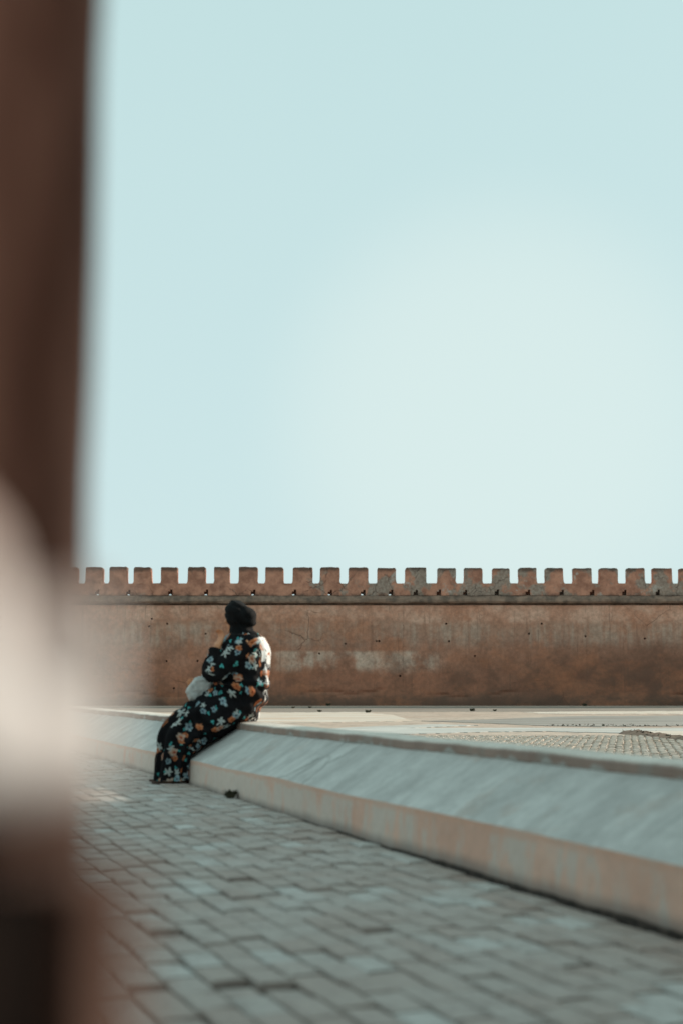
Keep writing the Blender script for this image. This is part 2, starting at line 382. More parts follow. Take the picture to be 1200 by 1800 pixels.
# terrace beyond the low wall: grey screed, cobbles, sheets with painted sun and shadow
def pad(name, pts, z, mat):
    Q = []
    for (xa, ya), (xb, yb) in zip(pts, pts[1:] + pts[:1]):
        n = max(1, int(math.hypot(xb - xa, (yb - ya) * 4) / 7))
        for k in range(n):
            x, y = xa + (xb - xa) * k / n, ya + (yb - ya) * k / n
            Q.append((x + 2.5 * nz((x * .05, y * .3, 7)), y + .45 * fbm((x * .06, y * .4, 1)) + .2 * nz((x * .3, y, 3))))
    P = [onz(x, y, z) for x, y in Q]
    N = len(P); V = P + [p - Vector((0, 0, .02)) for p in P]
    return tag(link(name, pydata(name, V, [tuple(range(N))] + [(i, (i + 1) % N, N + (i + 1) % N, N + i) for i in range(N)]), M[mat]), kind='structure')
pad('painted_wall_shadow', [(-500, 1243), (1700, 1242), (1700, 1250.5), (900, 1251), (640, 1251.5), (-500, 1253)], GZ - .009, 'foot_shade')  # rampart's shadow painted as a darker sheet
pad('painted_sun_patch', [(100, 1256), (400, 1253), (640, 1251.6), (690, 1257), (728, 1267.5), (600, 1269), (300, 1272), (100, 1274)], GZ - .007, 'pale')  # sunlit wedge painted as a paler sheet
pad('painted_sun_strip', [(918, 1251.6), (1010, 1250.6), (1300, 1249.5), (1300, 1254.5), (1010, 1255), (950, 1254)], GZ - .005, 'pale')  # sunlit streak painted the same way
pad('painted_shadow_band', [(740, 1267.2), (850, 1264.6), (930, 1261.5), (1000, 1259), (1300, 1257), (1300, 1275), (1050, 1277), (960, 1275.5), (880, 1272), (800, 1269)], GZ - .003, 'dark')  # shadow band painted as a darker sheet
pad('path_band', [(540, 1283), (640, 1277), (760, 1273), (840, 1274.5), (700, 1280), (900, 1279), (1000, 1279.5), (1300, 1279), (1300, 1291), (1100, 1288), (960, 1285), (850, 1286), (720, 1290), (560, 1288)], GZ - .001, 'cool')
pad('painted_sun_edge', [(1128, 1285.5), (1190, 1284.5), (1330, 1284), (1330, 1302), (1200, 1299), (1165, 1295)], GZ + .001, 'pale')  # sunlit ground painted as a paler sheet
CD = Vector((500 / FH, 1, 0)).normalized(); CQ = Vector((CD.y, -CD.x, 0))
SV, SF = [], []
lim = [onz(600, 1288, 0), onz(1300, 1291, 0)]
for c in range(-60, 105):
    for l in range(110, 300):
        P = CQ * ((c + rnd.uniform(-.12, .12)) * .098) + CD * ((l + (.5 if c % 2 else 0) + rnd.uniform(-.2, .2)) * .082)
        if side(P) > -.75: continue
        t = (P.x - lim[0].x) / (lim[1].x - lim[0].x)
        if P.y > lim[0].y + (lim[1].y - lim[0].y) * t + nz(P, .4) * .5 or P.x > 8.2: continue
        a, b = .043 * rnd.uniform(.75, 1.05), .036 * rnd.uniform(.75, 1.1); h = rnd.uniform(-.004, .007) + .006 * nz(P, 3); n = len(SV); ro = rnd.gauss(0, .08)
        cr, sr = math.cos(ro), math.sin(ro)
        for z, k in ((-.03, 1), (h, .92), (h + .006, .6)):
            for sx, sy in ((-1, -1), (1, -1), (1, 1), (-1, 1)):
                X, Y = sx * a * k, sy * b * k
                SV.append(P + CQ * (X * cr - Y * sr) + CD * (X * sr + Y * cr) + Vector((0, 0, GZ + z)))
        SF.append((n + 8, n + 9, n + 10, n + 11))
        for L in (0, 4):
            for i in range(4): SF.append((n + L + i, n + L + (i + 1) % 4, n + L + 4 + (i + 1) % 4, n + L + 4 + i))
tag(link('cobble_paving', pydata('cobble_paving', SV, SF), M['cobble']), 'small beige cobbles laid in rows behind the low wall', 'cobbles', kind='stuff')

# ------------------------------------------------------------------ crenellated wall far behind
YW = onz(600, 1240, GZ).y
PXM = (at(700, 1100, YW).x - at(600, 1100, YW).x) / 100
def wx(px): return (px - 600) * PXM
def wz(py): return at(600, py, YW).z
wall = tag(empty('rampart_wall', (0, YW, 0)), 'long reddish earthen rampart wall with square merlons across the background', 'wall')
X0, X1, ST = -19.0, 21.0, .1
ZT = wz(1064)
nxw, nzw = int((X1 - X0) / ST), 40
holes = {}
for px, py in [(294, 1098), (361, 1112), (294, 1162), (347, 1162), (606, 1131), (663, 1129), (664, 1129), (789, 1129), (783, 1098), (833, 1151), (953, 1098), (927, 1115), (265, 1088), (262, 1100), (440, 1160), (560, 1150), (1132, 1121), (310, 1208), (700, 1190), (1029, 1117)]:
    holes[(int((wx(px) - X0) / ST), int(wz(py) / (ZT / nzw)))] = 1
V, Fc = [], []
for j in range(nzw + 1):
    for i in range(nxw + 1):
        x = X0 + i * ST; z = -.08 if j == 0 else ZT * j / nzw
        d = .07 * fbm((x, 0, z), .35, 2) + .022 * fbm((x, 0, z), 1.7, 5) - .10 * ss(.45, 0, z) * (.6 + nz((x, 0, 0), .8)) + .06 * ss(.12, 0, abs(z - .42 - .22 * nz((x, 0, 3), .5) - .08 * nz((x, 0, 1), 2.2))) * ss(-.2, .3, nz((x, 2, 0), .6))
        V.append((x, YW + d, z))
w = nxw + 1
for j in range(nzw):
    for i in range(nxw):
        q = [j * w + i, j * w + i + 1, (j + 1) * w + i + 1, (j + 1) * w + i]
        if (i, j) in holes:
            cxx = sum(V[k][0] for k in q) / 4; czz = sum(V[k][2] for k in q) / 4; n = len(V)
            ring = []
            sc = rnd.uniform(.85, 1.12)
            for dy in (0, .25):
                for a in range(8):
                    an = math.pi * 2 * a / 8 - math.pi * .75
                    V.append((cxx + .044 * sc * math.cos(an) * rnd.uniform(.85, 1.15), V[q[0]][1] + dy, czz + .044 * sc * math.sin(an) * rnd.uniform(.85, 1.15)))
            for a in range(8): Fc.append((n + a, n + (a + 1) % 8, n + 8 + (a + 1) % 8, n + 8 + a))
            Fc.append(tuple(n + 15 - a for a in range(8)))
            for s_ in range(4):
                Fc.append((q[s_], q[(s_ + 1) % 4], n + (2 * s_ + 2) % 8, n + 2 * s_ + 1, n + 2 * s_))
        else: Fc.append(tuple(q))
n = len(V); core = [(X0, YW + .45), (X1, YW + .45), (X1, YW + 1.7), (X0, YW + 1.7)]
V += [(x, y, -.08) for x, y in core] + [(x, y, ZT + .12) for x, y in core]
Fc += [(n, n + 1, n + 5, n + 4), (n + 1, n + 2, n + 6, n + 5), (n + 2, n + 3, n + 7, n + 6), (n + 3, n, n + 4, n + 7), (n + 4, n + 5, n + 6, n + 7)]
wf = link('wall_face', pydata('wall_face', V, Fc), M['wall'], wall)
# ledge
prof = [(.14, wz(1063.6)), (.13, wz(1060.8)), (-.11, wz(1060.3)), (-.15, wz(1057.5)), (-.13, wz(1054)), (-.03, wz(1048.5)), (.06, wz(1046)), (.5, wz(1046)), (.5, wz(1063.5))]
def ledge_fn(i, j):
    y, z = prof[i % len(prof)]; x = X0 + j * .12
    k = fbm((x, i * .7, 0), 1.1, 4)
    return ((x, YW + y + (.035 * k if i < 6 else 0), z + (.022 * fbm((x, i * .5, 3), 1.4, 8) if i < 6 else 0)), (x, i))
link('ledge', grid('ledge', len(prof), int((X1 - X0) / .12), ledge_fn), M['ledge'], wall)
# breast wall above the ledge with drain openings
mer = [(148, 179), (191, 222), (234, 265), (282, 311), (329, 360), (376, 403), (419, 452), (466, 498), (514, 549), (562, 597), (612, 647), (663, 696),
       (712, 749), (769, 801), (816, 848), (866, 896), (913, 944), (960, 991), (1009, 1041), (1055, 1087), (1104, 1135), (1150, 1183), (1197, 1230)]
x_ = 148
while wx(x_) > X0 + 1.2:
    a = x_ - rnd.uniform(12, 15); b = a - rnd.uniform(29, 33); mer.insert(0, (b, a)); x_ = b
x_ = 1230
while wx(x_) < X1 - 1.2:
    a = x_ + rnd.uniform(14, 18); b = a + rnd.uniform(30, 34); mer.append((a, b)); x_ = b
drains = [170, 225, 299, 362, 445, 517, 580, 638, 687, 730, 771, 817, 873, 928, 987, 1041, 1098, 1157]
TH = .42
def slab(xs, zs, solid, y0, y1, amp, seed):
    V, Fc, idx = [], [], {}
    def vid(i, j, k):
        if (i, j, k) not in idx:
            x, z = xs[i], zs[j]; p = (x, k * 3.0, z)
            idx[(i, j, k)] = len(V)
            V.append((x + amp * nz(p, 2.3, seed), (y0, y1)[k] + amp * fbm(p, 1.2, seed + 4), z + amp * .8 * nz(p, 2.1, seed + 8)))
        return idx[(i, j, k)]
    nx, nz_ = len(xs) - 1, len(zs) - 1
    S = lambda i, j: 0 <= i < nx and 0 <= j < nz_ and solid(i, j)
    for j in range(nz_):
        for i in range(nx):
            if not S(i, j): continue
            Fc.append((vid(i, j, 0), vid(i + 1, j, 0), vid(i + 1, j + 1, 0), vid(i, j + 1, 0)))
            Fc.append((vid(i, j, 1), vid(i, j + 1, 1), vid(i + 1, j + 1, 1), vid(i + 1, j, 1)))
            for di, dj, A, B in ((-1, 0, (i, j), (i, j + 1)), (1, 0, (i + 1, j + 1), (i + 1, j)), (0, -1, (i + 1, j), (i, j)), (0, 1, (i, j + 1), (i + 1, j + 1))):
                if not S(i + di, j + dj): Fc.append((vid(*A, 0), vid(*B, 0), vid(*B, 1), vid(*A, 1)))
    return V, Fc
xs = [X0]
dr = sorted(wx(d) for d in drains)
hw = .085
k = 0
while xs[-1] < X1 - .01:
    nx_ = min(xs[-1] + .12, X1)
    if k < len(dr) and nx_ > dr[k] - hw - .06:
        if dr[k] - hw - xs[-1] > .02: xs.append(dr[k] - hw)
        xs.append(dr[k]); xs.append(dr[k] + hw); k += 1; continue
    xs.append(nx_)
zs = [wz(1047), wz(1043.4), wz(1040), wz(1036.6), wz(1032), wz(1025.5)]
def sol(i, j):                                                    # the mouth of each drain: tall, narrowing to one side
    c = (xs[i] + xs[i + 1]) / 2
    for d in dr:
        if abs(c - d) < hw and (j <= 1 or (j == 2 and c > d)): return False
    return True
def sol_back(i, j):                                               # its outlet: small and low; the right-hand ones are choked
    c = (xs[i] + xs[i + 1]) / 2
    for d in dr:
        if abs(c - d) < hw and j == 0 and c < d and d < wx(700): return False
    return True
V, Fc = slab(xs, zs, sol, YW - .01, YW + .28, .022, 3)
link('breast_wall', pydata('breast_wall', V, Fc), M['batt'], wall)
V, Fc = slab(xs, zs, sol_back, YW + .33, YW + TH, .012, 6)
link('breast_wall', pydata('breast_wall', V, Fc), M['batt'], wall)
for n_, (a, b) in enumerate(mer):
    xa, xb = wx(a), wx(b); zb, zt = wz(1027), wz(996.3 + 2.4 * ss(100, 1200, a) + rnd.uniform(-.4, .6))
    r = rnd.uniform(.03, .09); r2 = rnd.uniform(.03, .10); fl = .05; lean = rnd.uniform(-.012, .012)
    O = [(xa - .11, zb - .01), (xa - .055, zb + .022), (xa - .018, zb + .065), (xa, zb + .14), (xa + lean, zb + .33), (xa + lean, zt - r)]
    O += [(xa + lean + r * (1 - math.cos(t)), zt - r + r * math.sin(t)) for t in (R(40), R(70), R(90))]
    mx = [xa + (xb - xa) * t for t in (.35, .6, .8)]
    O += [(m_, zt + rnd.uniform(-.014, .010)) for m_ in mx if xa + r + .02 < m_ < xb - r2 - .02]
    O += [(xb + lean - r2 * (1 - math.cos(t)), zt - r2 + r2 * math.sin(t)) for t in (R(90), R(65), R(30), 0)]
    O += [(xb + lean, zb + .33), (xb, zb + .14), (xb + .018, zb + .065), (xb + .055, zb + .022), (xb + .11, zb - .01)]
    O = [(x + .012 * nz((x, n_, z), 4), z + .006 * nz((x, n_, z), 5, 3)) for x, z in O]
    N = len(O); V = []
    for dy, ins in ((.0, .012), (.02, 0), (TH - .03, 0), (TH - .01, .012)):
        cx = (xa + xb) / 2
        for x, z in O: V.append((x - ins * (1 if x > cx else -1), YW + dy + .012 * nz((x, n_, z), 2), z - (ins if z > zt - .15 else 0)))
    Fc = [tuple(range(N - 1, -1, -1))[::-1], tuple(range(4 * N - 1, 3 * N - 1, -1))]
    for L in range(3):
        for i in range(N): Fc.append((L * N + i, L * N + (i + 1) % N, (L + 1) * N + (i + 1) % N, (L + 1) * N + i))
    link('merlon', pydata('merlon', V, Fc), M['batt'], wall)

# unseen block added on the right, outside the picture, to shade the paved side
su = Vector((math.cos(SUN_AZ), -math.sin(SUN_AZ), 0)); sv = Vector((math.sin(SUN_AZ), math.cos(SUN_AZ), 0))
shade_tower = tag(empty('shade_tower', su * -3.6 + sv * 19), 'unseen block added to shade the paved side', 'shade_tower')
def shade_tower_pts(u0, u1, v0, v1): return [su * u0 + sv * v0, su * u1 + sv * v0, su * u1 + sv * v1, su * u0 + sv * v1]
def prism(name, pts, z0, z1, mat, parent):
    V = [p + Vector((0, 0, z0)) for p in pts] + [p + Vector((0, 0, z1)) for p in pts]
    return link(name, pydata(name, V, [(3, 2, 1, 0), (4, 5, 6, 7)] + [(i, (i + 1) % 4, 4 + (i + 1) % 4, 4 + i) for i in range(4)]), M[mat], parent)
TU0, TU1 = -8.0, -.68
prism('shade_tower_body', shade_tower_pts(TU0, TU1, 16, 21), -.05, 9.0, 'wall', shade_tower)
prism('shade_tower_cornice', shade_tower_pts(TU0 - .05, TU1 + .05, 15.95, 21.05), 9.002, 9.25, 'ledge', shade_tower)
for i in range(6):
    a = TU0 + .1 + i * 1.22
    prism('merlon', shade_tower_pts(a, a + .75, 16.0, 16.45), 9.252, 10.1, 'batt', shade_tower)

# ------------------------------------------------------------------ low sloped wall
S0, S1, NS = -7.0, 22.0, 290
low = tag(empty('low_wall', tuple(par(0, .2, 0))), 'low wall with sloped grey top and flaking pink plaster face', 'wall')
H_MID, OFF_L, H_LIP, H_TOP, W_TOP = .200, .335, .407, .452, .235
def wob(s, k, a): return a * fbm((s, k, 0), .9, k) + a * .5 * nz((s, k, 2), 4, k)
def face_fn(i, j):
    s = S0 + (S1 - S0) * j / NS; t = i / 8; z = -.05 + (H_MID + .05) * t
    p = par(s, -.012 * (1 - t) + wob(s, t * .6, .004), z + (wob(s, 3, .006) if i == 8 else 0)); return (p, (s, z))
def slope_fn(i, j):
    s = S0 + (S1 - S0) * j / NS; t = i / 10
    p = par(s, OFF_L * t + (wob(s, .6, .004) if i == 0 else 0), H_MID + (H_LIP - H_MID) * t + (wob(s, 3, .006) if i == 0 else .004 * fbm((s, t * .4, 1), 2.2) + wob(s, 5, .003)))
    return (p, (s, t * .4))
cprof = [(OFF_L + .002, H_LIP - .012), (OFF_L - .006, H_LIP + .004), (OFF_L - .004, H_TOP - .010), (OFF_L + .008, H_TOP), (OFF_L + .08, H_TOP + .006), (OFF_L + .16, H_TOP + .006), (OFF_L + W_TOP - .012, H_TOP), (OFF_L + W_TOP, H_TOP - .015), (OFF_L + W_TOP, -.06)]
arc = [0, .016, .034, .05, .12, .2, .28, .3, .75]
def cop_fn(i, j):
    s = S0 + (S1 - S0) * j / NS; o, z = cprof[i]
    return (par(s, o + wob(s, 7, .006), z + (wob(s, 9, .006) if i < 8 else 0)), (s, arc[i]))
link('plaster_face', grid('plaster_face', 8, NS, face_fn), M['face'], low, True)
link('sloped_top', grid('sloped_top', 10, NS, slope_fn), M['slope'], low, True)
link('coping', grid('coping', 8, NS, cop_fn), M['coping'], low, False)

# ------------------------------------------------------------------ soil ridge, weeds
P0, P1 = onz(1093, 1286, GZ), onz(1290, 1311, GZ)
def ridge_fn(i, j):
    t = j / 60; p = P0.lerp(P1, t); a = i / 10
    wd = .20 * ss(0, .15, t) * ss(1.02, .9, t) + .05
    ax = (P1 - P0).normalized(); nn = Vector((-ax.y, ax.x, 0))
    q = p + nn * ((a - .5) * wd * 2)
    z = GZ - .01 + (.048 * ss(0, .12, t) * ss(1.02, .85, t)) * math.sin(math.pi * a) * (1 + .8 * fbm(q, 3.5) + .4 * nz(q, 11)) 
    return ((q.x, q.y, z), (t, a))
tag(link('soil_bank', grid('soil_bank', 10, 60, ridge_fn), M['soil'], smooth=True), 'low ragged bank of brown soil at the cobbles\' far right edge', 'soil bank')
def clump(name, P, h, n, spread, seed):
    r = random.Random(seed); V, Fc = [], []
    for _ in range(n):
        a = r.uniform(0, 6.283); d = r.uniform(0, spread) ; ln = h * r.uniform(.5, 1.1); lean = r.uniform(.1, .7)
        b = Vector((math.cos(a) * d * .5, math.sin(a) * d * .5, 0)); t = Vector((math.cos(a), math.sin(a), 0)); s = Vector((-t.y, t.x, 0)) * (h * r.uniform(.06, .14))
        n0 = len(V); m_ = b + t * ln * lean * .4 + Vector((0, 0, ln * .6)); e = b + t * ln * lean + Vector((0, 0, ln * r.uniform(.6, 1)))
        V += [b - s * .5, b + s * .5, m_ + s, e, m_ - s]; Fc.append((n0, n0 + 1, n0 + 2, n0 + 3, n0 + 4))
    o = link(name, pydata(name, V, Fc), M['weed']); o.location = P; return o
wp = par(0, 0, 0)
def base_at(px):                                     # where the low wall's foot is seen at column px
    best = min((abs(project(par(s * .02, -.03, 0))[0] - px), s * .02) for s in range(-200, 600)); return par(best[1], -.05, 0)
b1 = base_at(411); b1.z = floor_z(b1.y)
o = clump('weed', b1, .055, 110, .05, 3); tag(o, 'dark weed clump at the foot of the low wall beside the seated woman', 'weed')
b2 = base_at(432); b2.z = floor_z(b2.y)
for i, (px, py, h, lb) in enumerate([
        (577, 1240.5, .22, 'widest dark weed tuft growing directly against the rampart foot'),
        (515, 1245, .12, 'tiny dark weed on the shaded strip, left of the others'),
        (545, 1244.5, .12, 'tiny dark weed on the shaded strip under the widest tuft'),
        (562, 1251.5, .13, 'tiny dark weed on the far edge of the sunlit patch, left one'),
        (646, 1252.5, .17, 'dark weed on the far edge of the sunlit patch, right one'),
        (829, 1250, .18, 'tallest dark weed standing alone on the shaded strip'),
        (869, 1250, .12, 'tiny dark weed just right of the tallest one'),
        (1027, 1241, .2, 'dark weed at the rampart foot above the sunlit strip')]):
    p = onz(px, py, GZ); p.y = min(p.y, YW - .15)
    tag(clump('weed', p, h * .6, 50, h * .8, 20 + i), lb, 'weed', 'weeds near the rampart wall')
V, Fc = [], []
r = random.Random(5)
for _ in range(420):
    t = r.random()
    if r.random() < .35: p = onz(960 + 300 * t, 1275 + r.gauss(0, .9), GZ)
    elif r.random() < .5: p = onz(1095 + 30 * r.random(), 1286 + r.gauss(0, .4), GZ)
    else: p = P0.lerp(P1, t * .9) + Vector((r.gauss(0, .12), r.gauss(0, .15), .03))
    if nz(p, 1.1) < -.12: continue
    h = r.uniform(.010, .032); a = r.uniform(0, 6.28); d = Vector((math.cos(a), math.sin(a), 0)) * .02; n0 = len(V)
    V += [p - d, p + d, p + Vector((r.gauss(0, .03), r.gauss(0, .03), h))]; Fc.append((n0, n0 + 1, n0 + 2))
tag(link('grass', pydata('grass', V, Fc), M['weed']), 'thin dark grass tufts along the shadow band and soil bank', 'grass', kind='stuff')

# ------------------------------------------------------------------ seated woman
def cloth_mat():
    m = NM('floral_cloth', .9, .06); uv = m.coord('UV')
    wob_ = m.noise(uv, 30, 3, .5, color=True)
    uvw = m.mix(.034, uv, wob_)
    c = m.mix(m.noise(uv, 25, 3), (.006, .006, .007), (.013, .012, .013))
    def layer(c, scale, Rr, n, sharp, cols, keep, centre, loc):
        off = m.n.new('ShaderNodeVectorMath'); off.operation = 'ADD'; m.l.new(uvw, off.inputs[0]); off.inputs[1].default_value = loc
        vo = m.voro(off.outputs[0], scale, 'F1', .75, '2D')
        sub = m.n.new('ShaderNodeVectorMath'); sub.operation = 'SUBTRACT'; m.l.new(off.outputs[0], sub.inputs[0]); m.l.new(vo.outputs['Position'], sub.inputs[1])
        x, y, _ = m.xyz(sub.outputs[0])
        sc = m.n.new('ShaderNodeSeparateColor'); m.l.new(vo.outputs['Color'], sc.inputs[0])
        rr = m.math('SQRT', m.math('ADD', m.mul(x, x), m.mul(y, y)))
        an = m.math('ADD', m.math('ARCTAN2', y, x), m.math('MULTIPLY', sc.outputs[1], 6.28))
        pet = m.math('POWER', m.math('ABSOLUTE', m.math('COSINE', m.math('MULTIPLY', an, n / 2))), sharp)
        rad = m.mul(m.math('MULTIPLY_ADD', pet, .72, .28), m.math('MULTIPLY_ADD', sc.outputs[2], .5, .75), Rr)
        rel = m.math('DIVIDE', rr, rad)
        mask = m.mul(m.rng(rel, 1.08, .72), m.rng(sc.outputs[0], 1 - keep, 1 - keep + .01))
        col = m.mix(m.rng(rr, Rr * .15, Rr * .8), cols[0], cols[1])
        col = m.mix(m.mul(m.rng(m.noise(uv, 60, 2), .45, .6), .5), col, cols[2])
        if centre: col = m.mix(m.rng(rr, Rr * .24, Rr * .16), col, centre)
        return m.mix(mask, c, col)
    c = layer(c, 17, .014, 3, .8, ((.05, .30, .30), (.10, .42, .40), (.03, .18, .2)), .40, None, (3, 1, 0))
    c = layer(c, 10, .028, 5, .35, ((.14, .22, .26), (.33, .42, .44), (.09, .18, .22)), .50, (.05, .02, .03), (1.7, .4, 0))
    c = layer(c, 10.5, .025, 6, .18, ((.42, .12, .04), (.50, .20, .10), (.30, .07, .03)), .42, (.12, .03, .02), (.3, 2.2, 0))
    c = layer(c, 13, .029, 5, 1.6, ((.40, .44, .42), (.46, .47, .44), (.27, .32, .32)), .40, None, (5.1, 7.7, 0))
    c = layer(c, 9.0, .031, 6, .25, ((.46, .22, .13), (.46, .38, .32), (.38, .15, .08)), .22, (.30, .06, .04), (8.3, 3.9, 0))
    m.color(c); m.bump(m.noise(uv, 22, 4, .6), .35, .01)
    m.b.inputs['Sheen Weight'].default_value = .0
    return m.m
M['cloth'] = cloth_mat()
M['scarf'] = simple('black_scarf', (.005, .005, .0055), (.010, .0095, .010), 20, .85, .5, .01, .12)
M['bag'] = simple('pale_bag', (.42, .42, .40), (.52, .52, .50), 25, .7, .6, .008)
def skin_mat():
    m = NM('skin', .55, .4); v = m.coord(); m.color(m.mix(m.noise(v, 14, 4), (.50, .20, .09), (.60, .27, .14))); return m.m
M['skin'] = skin_mat()
M['leather'] = simple('sandal_leather', (.05, .028, .02), (.09, .05, .034), 20, .6)
M['eye'] = simple('eye', (.6, .58, .55), (.7, .68, .65), 5, .3); M['iris'] = simple('iris', (.02, .012, .008), (.03, .018, .01), 5, .2)

# seat point: middle of the coping where it is seen at column 440
s_seat = min((abs(project(par(s * .01, OFF_L + .12, H_TOP))[0] - 442), s * .01) for s in range(0, 900))[1]
SEAT = par(s_seat, OFF_L + .12, H_TOP)
YH = SEAT.y
FWD = NRM.copy()
def W(px, py, t=0.0): return at(px, py, YH + t)
def capsule(bm, a, b, ra, rb, seg=14):
    ax = (b - a); L = ax.length; ax.normalize(); q = ax.to_track_quat('Z', 'Y')
    rows = []
    for k in range(5): th = R(90) * (1 - k / 4); rows.append((-ra * math.sin(th), ra * math.cos(th)))
    for k in range(1, 5): th = R(90) * k / 4; 
    rows.append((L, rb))
    for k in range(1, 5): th = R(90) * k / 4; rows.append((L + rb * math.sin(th), rb * math.cos(th)))
    R_ = []
    for z, r_ in rows:
        R_.append([bm.verts.new(a + q @ Vector((max(r_, 1e-4) * math.cos(2 * math.pi * i / seg), max(r_, 1e-4) * math.sin(2 * math.pi * i / seg), z))) for i in range(seg)])
    for u, v in zip(R_, R_[1:]):
        for i in range(seg): bm.faces.new((u[i], u[(i + 1) % seg], v[(i + 1) % seg], v[i]))
    bm.faces.new(list(reversed(R_[0]))); bm.faces.new(R_[-1])
def ell(bm, c, r, rot=None):
    Mx = Matrix.Translation(c) @ (rot or Matrix.Identity(4)) @ Matrix.Diagonal((*r, 1))
    bmesh.ops.create_uvsphere(bm, u_segments=20, v_segments=14, radius=1, matrix=Mx)
def fuse(name, bm, voxel, smooth=6, disp=None):
    me = bpy.data.meshes.new(name + '_raw'); bm.to_mesh(me); bm.free()
    o = bpy.data.objects.new(name + '_raw', me); C.objects.link(o)
    r_ = o.modifiers.new('r', 'REMESH'); r_.mode = 'VOXEL'; r_.voxel_size = voxel
    if smooth: s_ = o.modifiers.new('s', 'SMOOTH'); s_.factor = .5; s_.iterations = smooth
    dg = bpy.context.evaluated_depsgraph_get(); out = bpy.data.meshes.new_from_object(o.evaluated_get(dg), depsgraph=dg)
    bpy.data.objects.remove(o); out.name = name
    if disp:
        for v in out.vertices: v.co = disp(v.co, v.normal)
    return out
person = tag(empty('person', tuple(SEAT)), 'woman in black floral dress and black headscarf sitting on the low wall', 'person')
# joints (photo column, row, metres behind the seat)
J = dict(pel=W(424, 1240), waist=W(430, 1205, .02), chest=W(424, 1160, .02), neck=W(421, 1120, .01), head=W(418, 1084, .01),
         shn=W(434, 1134, -.16), shf=W(408, 1132, .18), eln=W(372, 1183, -.20), elf=W(384, 1190, .22), wrn=W(383, 1137, -.14), wrf=W(358, 1205, .10),
         hipn=W(420, 1250, -.10), hipf=W(424, 1250, .11), knn=W(330, 1275, -.15), knf=W(334, 1272, .03), ann=W(318, 1368, -.20), anf=W(314, 1362, .0))
bm = bmesh.new()
capsule(bm, J['pel'], J['waist'], .125, .105); capsule(bm, J['waist'], J['chest'], .105, .125); capsule(bm, J['chest'], J['neck'], .11, .055)
capsule(bm, J['shn'], J['shf'], .055, .055); capsule(bm, J['neck'], J['head'], .05, .055)
for k in 'nf':
    capsule(bm, J['sh' + k], J['el' + k], .050, .040); capsule(bm, J['el' + k], J['wr' + k], .040, .026)
    capsule(bm, J['hip' + k], J['kn' + k], .075, .050); capsule(bm, J['kn' + k], J['an' + k], .050, .034)
# head looks left and away: face direction
fd = Vector((-.80, .56, -.10)).normalized(); up = Vector((0, 0, 1)); rt = fd.cross(up).normalized(); uh = rt.cross(fd)
HB = Matrix((rt, fd, uh)).transposed().to_4x4()
hc = J['head']
def hp(x, y, z): return hc + rt * x + fd * y + uh * z
ell(bm, hp(0, -.008, .008), (.068, .084, .088), HB); ell(bm, hp(0, .03, -.045), (.055, .060, .066), HB)
capsule(bm, hp(0, .088, .012), hp(0, .108, -.022), .009, .014); ell(bm, hp(0, .088, -.052), (.024, .012, .009), HB); ell(bm, hp(0, .076, -.088), (.022, .02, .016), HB)
for s_ in (-1, 1):
    ell(bm, hp(s_ * .076, -.008, -.01), (.010, .018, .030), HB); ell(bm, hp(s_ * .034, .070, .032), (.024, .014, .009), HB); ell(bm, hp(s_ * .04, .062, -.025), (.024, .02, .02), HB)
def hand(bm, wrist, d, palm_n, curl, size=1.0):
    d = d.normalized(); palm_n = (palm_n - d * palm_n.dot(d)).normalized(); sd = d.cross(palm_n)
    for k in range(4):
        o_ = (k - 1.5) * .019 * size
        capsule(bm, wrist + sd * o_ * .6, wrist + d * .075 * size + sd * o_, .014 * size, .011 * size, 10)
        ln = (.062, .074, .078, .068)[k] * size; p = wrist + d * .078 * size + sd * o_ ; v = d.copy(); rr = .0088 * size
        for seg, fr in enumerate((.45, .32, .25)):
            v = (Matrix.Rotation(-curl[seg] * (1 + .06 * k), 3, sd) @ v); q = p + v * ln * fr; capsule(bm, p, q, rr, rr * .9, 10); p = q; rr *= .9
    t0 = wrist + d * .018 * size + sd * .024 * size; t1 = t0 + (d * .6 + sd * .8).normalized() * .036 * size; t2 = t1 + (d * .85 + sd * .25 + palm_n * .5).normalized() * .034 * size
    capsule(bm, t0, t1, .013 * size, .010 * size, 10); capsule(bm, t1, t2, .010 * size, .008 * size, 10)
hand(bm, J['wrn'], W(395, 1106, -.08) - J['wrn'], Vector((.75, .65, 0)), (R(18), R(38), R(30)), .95)
hand(bm, J['wrf'], W(335, 1206, .0) - J['wrf'], Vector((0, -.5, -1)), (R(20), R(30), R(20)))
for k, yaw in (('n', -.12), ('f', .1)):
    a = J['an' + k]; fz = floor_z(a.y); d = Vector((-1, yaw - .28, 0)).normalized(); heel = Vector((a.x, a.y, fz + .048)) - d * .035
    capsule(bm, a, heel + d * .02, .036, .034); capsule(bm, heel, heel + d * .14 - Vector((0, 0, .013)), .033, .033)
    sd = Vector((-d.y, d.x, 0))
    for t in range(5):
        b_ = heel + d * (.150 - .006 * abs(t - 1.2)) + sd * ((t - 2) * .0155) - Vector((0, 0, .020)); capsule(bm, b_, b_ + d * (.036 - .004 * t) - Vector((0, 0, .004)), .0105, .0085, 10)
body = link('body', fuse('body', bm, .0048, 5), M['skin'], person, True)
for s_ in (-1, 1):
    bm = bmesh.new(); bmesh.ops.create_uvsphere(bm, u_segments=14, v_segments=10, radius=.0125, matrix=Matrix.Translation(hp(s_ * .033, .072, .016)))
    me = bpy.data.meshes.new('eye'); bm.to_mesh(me); bm.free(); e = link('eye', me, M['eye'], body, True)
    bm = bmesh.new(); bmesh.ops.create_uvsphere(bm, u_segments=12, v_segments=8, radius=.006, matrix=Matrix.Translation(hp(s_ * .033, .0802, .016)))
    me = bpy.data.meshes.new('iris'); bm.to_mesh(me); bm.free(); e = link('iris', me, M['iris'], body, True)
